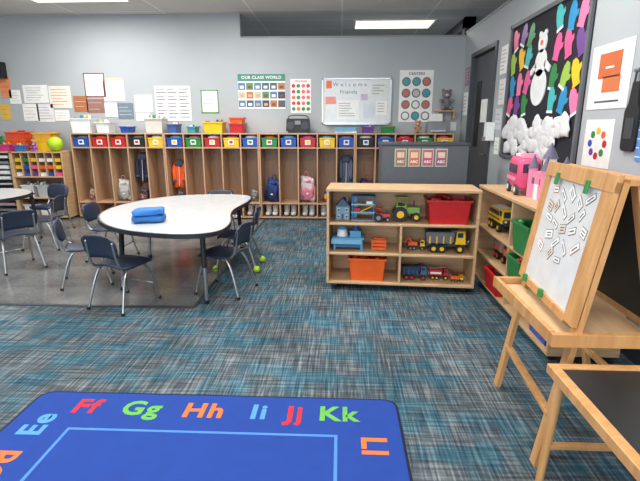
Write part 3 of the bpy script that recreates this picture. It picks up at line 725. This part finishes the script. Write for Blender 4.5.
# ---------------- dark cabinet with cards ----------------
b=B('teacher_cabinet')
CX0,CX1,CYY=.42,1.28,4.75
CG=mat((84,88,94),.5)
b.bx(CX0,CX1,CYY,CYY+.4,.03,1.12,CG);b.bx(CX0-.01,CX1+.01,CYY-.01,CYY+.41,1.12,1.145,mat((64,68,74),.4));b.bx(CX0+.03,CX1-.03,CYY+.03,CYY+.37,0,.03,BLACK)
for k in(0,1): b.bx(CX0+.02+k*.43,CX0+.42+k*.42,CYY+.4,CYY+.412,.06,1.1,DG)
b.done(bevel=.004)
cc=[mat((150,110,90),.6),mat((190,110,84),.6),mat((176,84,110),.6),mat((150,84,120),.6)]
for i in range(4):
    b=B('framed_card',Matrix.Translation((.605+i*.135,CYY-.001,1.0))@Matrix.Rotation(R(90),4,'X'))
    b.bx(-.06,.06,-.09,.09,0,.006,mat((170,184,160),.5));b.bx(-.05,.05,-.078,.078,.006,.008,cc[i]);b.bx(-.035,.035,.0,.055,.008,.009,mat((214,186,160),.6))
    b.text('ABC',0,-.04,.008,.036,PAPER);b.done()
# ---------------- right wall displays ----------------
def RM(y,z): return Matrix.Translation((XR-.001,y,z))@Matrix(((0,0,-1,0),(-1,0,0,0),(0,1,0,0),(0,0,0,1)))
b=B('bulletin_board',RM(4.235,1.63))
w,h=1.57,1.27
b.bx(-w/2,w/2,-h/2,h/2,0,.01,mat((26,28,36),.8))
t=.035
for a in((-w/2,w/2,h/2-t,h/2),(-w/2,w/2,-h/2,-h/2+t),(-w/2,-w/2+t,-h/2,h/2),(w/2-t,w/2,-h/2,h/2)): b.bx(*a,.01,.03,mat((96,98,102),.5))
cl=[PINK,GRN,YEL,mat((40,140,190),.6),mat((220,90,150),.6),PUR,mat((150,190,70),.6),mat((70,180,180),.6),mat((232,120,165),.6)]
def mitten(x,y,m,s,r,z=0):
    T=Matrix.Translation((x,y,z))@Matrix.Rotation(R(r),4,'Z')
    o=[(-.05,-.09),(.05,-.09),(.06,-.02),(.1,.01),(.1,.05),(.06,.04),(.055,.08),(.02,.12),(-.03,.12),(-.06,.07),(-.065,0)]
    b.prism([(p*s,q*s) for p,q in o],.011,.014,m,M=T)
    b.prism([(p*s,q*s) for p,q in((-.06,-.11),(.06,-.11),(.06,-.085),(-.06,-.085))],.014,.015,WHITE if random.random()<.4 else m,M=T)
k=0
for iy in range(5):
    for ix in range(8):
        x=-w/2+.14+ix*.185+random.uniform(-.02,.02);y=h/2-.16-iy*.205+random.uniform(-.02,.02)
        if abs(x)<.13: k+=1; continue
        if y<-.28: continue
        mitten(x,y,cl[(k*5+iy*2)%9],.88,random.uniform(-25,25),.001*(k%3));k+=1
for y,r in((.36,.08),(.2,.11),(-.0,.15)): b.cyl((0,y,.011),(0,y,.02),r,WHITE,seg=24)
b.cyl((0,.36,.02),(0,.36,.026),.02,ORG)
for sx in(-1,1): b.cyl((sx*.05,.43,.012),(sx*.05,.43,.022),.025,WHITE);b.box((sx*.14,.16,.015),(.12,.05,.01),WHITE,rot=(0,0,sx*-30))
for i in range(48):
    x=-w/2+.13+random.random()*(w-.26);b.blob((x,-h/2+.08+random.random()*.27,.03),(random.uniform(.07,.12),random.uniform(.05,.075),.018),mat((214,214,217),.9),.9,16,lump=.4,lf=25)
b.done()
def rposter(name,y,z,w,h,bg,fn):
    b=B(name,RM(y,z));b.bx(-w/2,w/2,-h/2,h/2,0,.004,bg);fn(b,w,h);b.done()
def cross(b,w,h):
    b.bx(-w*.28,w*.26,-h*.02,h*.36,.004,.007,mat((196,100,56),.6));b.bx(-w*.14,w*.28,-h*.24,h*.0,.004,.007,mat((206,112,64),.6))
    b.bx(-w*.3,w*.3,-h*.4,-h*.37,.004,.005,INK);b.bx(-w*.1,w*.1,h*.12,h*.15,.007,.008,PAPER)
rposter('shape_poster',3.17,1.62,.46,.40,LAM,cross)
def dt(b,w,h):
    for i,m in enumerate((RED,ORG,YEL,GRN,BLUE,PUR,RED,GRN)):
        a=i*math.pi/4;b.cyl((w*.26*math.cos(a),h*.26*math.sin(a),.004),(w*.26*math.cos(a),h*.26*math.sin(a),.007),w*.07,m)
rposter('color_poster',3.2,1.2,.34,.31,LAM,dt)
rposter('wall_notice',5.22,1.98,.2,.28,PAPER,lines(6));rposter('wall_notice',5.2,1.66,.19,.26,LAM,lines(4,(RED,INK)));rposter('wall_notice',5.24,1.38,.2,.22,mat((205,208,212),.6),lines(3))
rposter('wall_notice',6.66,1.6,.22,.3,PAPER,lines(5));rposter('wall_notice',5.22,1.1,.14,.18,PAPER,lines(3));rposter('wall_notice',6.66,1.95,.2,.24,mat((150,120,140),.6),lines(5,(PAPER,)))
b=B('hand_sanitizer_dispenser',RM(5.36,1.25));b.box((0,0,.05),(.1,.2,.09),WHITE);b.box((0,-.08,.1),(.07,.05,.03),GREY);b.done(bevel=.005)
b=B('hanging_apron',RM(2.85,1.36))
b.prism([(-.03,.2),(.03,.2),(.045,.08),(.07,.04),(.065,-.17),(.05,-.19),(-.05,-.19),(-.065,-.17),(-.07,.04),(-.045,.08)],.005,.02,BLACK);b.tube([(-.028,.19,.012),(-.02,.27,.012),(.02,.27,.012),(.028,.19,.012)],.006,DG)
b.cyl((0,.26,0),(0,.26,.04),.01,CHROME);b.bx(-.04,.04,-.12,0,.02,.024,DG);b.done()
b=B('growth_chart',RM(2.73,1.42))
b.bx(-.05,.045,-.3,.3,0,.006,mat((90,140,200),.6))
for i in range(12): b.bx(-.05,-.02 if i%2 else .0,-.28+i*.05,-.275+i*.05,.006,.0075,WHITE)
b.done()
# ---------------- easel ----------------
b=B('art_easel')
ez=1.13
Fy,Ny=2.20,1.62
fl0=Vector((.83,Fy,0));ft=Vector((1.0,Fy-.01,ez));nl0=Vector((.79,Ny,0));ntp=Vector((.96,Ny-.01,ez))
NB=(ft-fl0).cross(nl0-fl0).normalized()
if NB.x>0: NB=-NB
def P(u,v,off=0):
    a=fl0.lerp(ft,v);c_=nl0.lerp(ntp,v);return a.lerp(c_,u)+NB*off
b.beam(P(0,0),P(0,1),.022,.045,PINE,up=(0,1,0))
b.beam(P(1,0),P(1,1),.022,.045,PINE,up=(0,1,0))
bl0=Vector((1.30,Fy,0));bt=Vector((1.04,Fy-.01,ez));bn0=Vector((1.30,Ny,0));bnt=Vector((1.01,Ny,ez))
b.beam(bl0,bt,.022,.045,PINE,up=(0,1,0));b.beam(bn0,bnt,.022,.045,PINE,up=(0,1,0))
def quad(f,C,o0,o1,m):
    vs=[f(u,v,o0) for u,v in C]+[f(u,v,o1) for u,v in C]
    b.add(vs,[(0,1,2,3),(7,6,5,4),(0,4,5,1),(1,5,6,2),(2,6,7,3),(3,7,4,0)],m)
def panel(f,a0,a1,v0,v1,o0,o1,m): quad(f,[(a0,v0),(a1,v0),(a1,v1),(a0,v1)],o0,o1,m)
panel(P,.0,1.0,.545,.985,.014,.022,mat((222,223,222),.2))
panel(P,-.05,.03,.53,1.0,.014,.034,PINE);panel(P,.90,1.04,.53,1.0,.014,.034,PINE)
panel(P,-.05,1.04,.965,1.02,.014,.036,PINE);panel(P,.03,.90,.52,.548,.014,.034,PINE)
def Q(u,v,off=0):
    a=bl0.lerp(bt,v);c_=bn0.lerp(bnt,v);p=a.lerp(c_,u);return p+Vector((off,0,off*.2))
panel(Q,0,1,.52,.985,.012,.022,mat((34,40,40),.7));panel(Q,-.04,1.04,.965,1.01,.012,.03,PINE);panel(Q,-.04,1.04,.5,.53,.012,.03,PINE)
b.bx(.97,1.05,Ny-.03,Fy+.02,ez-.01,ez+.012,PINE)
tz=.545
b.bx(.79,.90,Ny+.03,Fy+.0,tz,tz+.012,PINEL);b.bx(.775,.795,Ny-.02,Fy+.03,tz-.01,tz+.04,PINE)
b.bx(.93,1.17,Ny+.03,Fy-.03,tz,tz+.012,PINEL)
b.bx(1.20,1.31,Ny-.0,Fy+.0,tz,tz+.012,PINEL);b.bx(1.30,1.32,Ny-.02,Fy+.03,tz-.01,tz+.04,PINE)
b.bx(.775,1.32,Ny-.045,Ny-.02,tz-.012,tz+.038,PINE);b.bx(.775,1.32,Fy+.025,Fy+.045,tz-.012,tz+.038,PINE)
b.beam(P(0,.2),P(1,.2),.03,.018,PINE);b.beam(Q(0,.2),Q(1,.2),.03,.018,PINE)
for u in(.22,.72): panel(P,u-.025,u+.025,.94,.985,.036,.044,GRN)
for u in(.14,.5): panel(P,u-.02,u+.02,.53,.56,.034,.05,GRN)
easel=b.done(bevel=.0015)
b=B('board_notes')
random.seed(11)
W_,H_=.58,ez
def card(u,v,w,h,ang,edge,fill_):
    def C(w,h,du=0,dv=0):
        o=[]
        for sx,sy in((-1,-1),(1,-1),(1,1),(-1,1)):
            x=sx*w/2+du;y=sy*h/2+dv;xr=x*math.cos(ang)-y*math.sin(ang);yr=x*math.sin(ang)+y*math.cos(ang)
            o.append((u+xr/W_,v+yr/H_))
        return o
    quad(P,C(w,h),.0225,.0235,edge);quad(P,C(w-.006,h-.006),.0235,.0245,fill_)
    if h>.03:
        for j in range(2): quad(P,C(w*.55,.004,0,-.006+j*.012),.0245,.0252,INK)
    else: quad(P,C(w*.6,.005),.0245,.0252,INK)
EG=[mat((110,96,90),.6),mat((196,100,60),.6),mat((90,92,104),.6),mat((90,110,100),.6)]
pos=[(.2,.92),(.34,.91),(.5,.92),(.62,.9),(.78,.92),(.16,.86),(.3,.86),(.44,.85),(.58,.845),(.72,.86),(.22,.81),(.36,.80),(.5,.79),(.65,.80),(.8,.82),(.3,.745),(.44,.74),(.6,.74),(.74,.76),(.2,.7),(.38,.685),(.55,.69)]
for u,v in pos:
    card(u+random.uniform(-.02,.02),v+random.uniform(-.008,.008),random.choice([.06,.05,.072]),random.choice([.026,.029,.04]),random.uniform(-.7,.9),random.choice(EG),random.choice([PAPER,PAPER,mat((222,205,190),.6)]))
b.done(parent=easel)
# ---------------- black topped art table ----------------
b=B('chalkboard_play_table')
tx0,tx1,ty0,ty1,th=.74,1.42,.72,1.52,.50
b.bx(tx0+.035,tx1-.035,ty0+.035,ty1-.035,th-.014,th-.004,mat((34,36,38),.4))
for a in((tx0,tx1,ty0,ty0+.035),(tx0,tx1,ty1-.035,ty1),(tx0,tx0+.035,ty0+.035,ty1-.035),(tx1-.035,tx1,ty0+.035,ty1-.035)): b.bx(*a,th-.035,th,PINE)
for x,y,dx,dy in((tx0+.03,ty0+.04,-.03,-.03),(tx0+.03,ty1-.05,-.03,.0),(tx1-.03,ty0+.04,.03,-.03),(tx1-.03,ty1-.05,.03,.0)):
    b.cyl((x,y,th-.035),(x+dx,y+dy,0),.018,PINE,.013)
b.beam((tx0+.015,ty1-.05,.2),(tx1-.015,ty1-.05,.2),.025,.018,PINE)
b.done(bevel=.003)
# ---------------- camera ----------------
cd=bpy.data.cameras.new('camera');cd.lens=26.0;cd.sensor_width=36;cd.clip_start=.05
co=bpy.data.objects.new('camera',cd);co.location=(0,0,1.32);co.rotation_euler=(R(90-14.04),0,R(2.5));sc.collection.objects.link(co);sc.camera=co
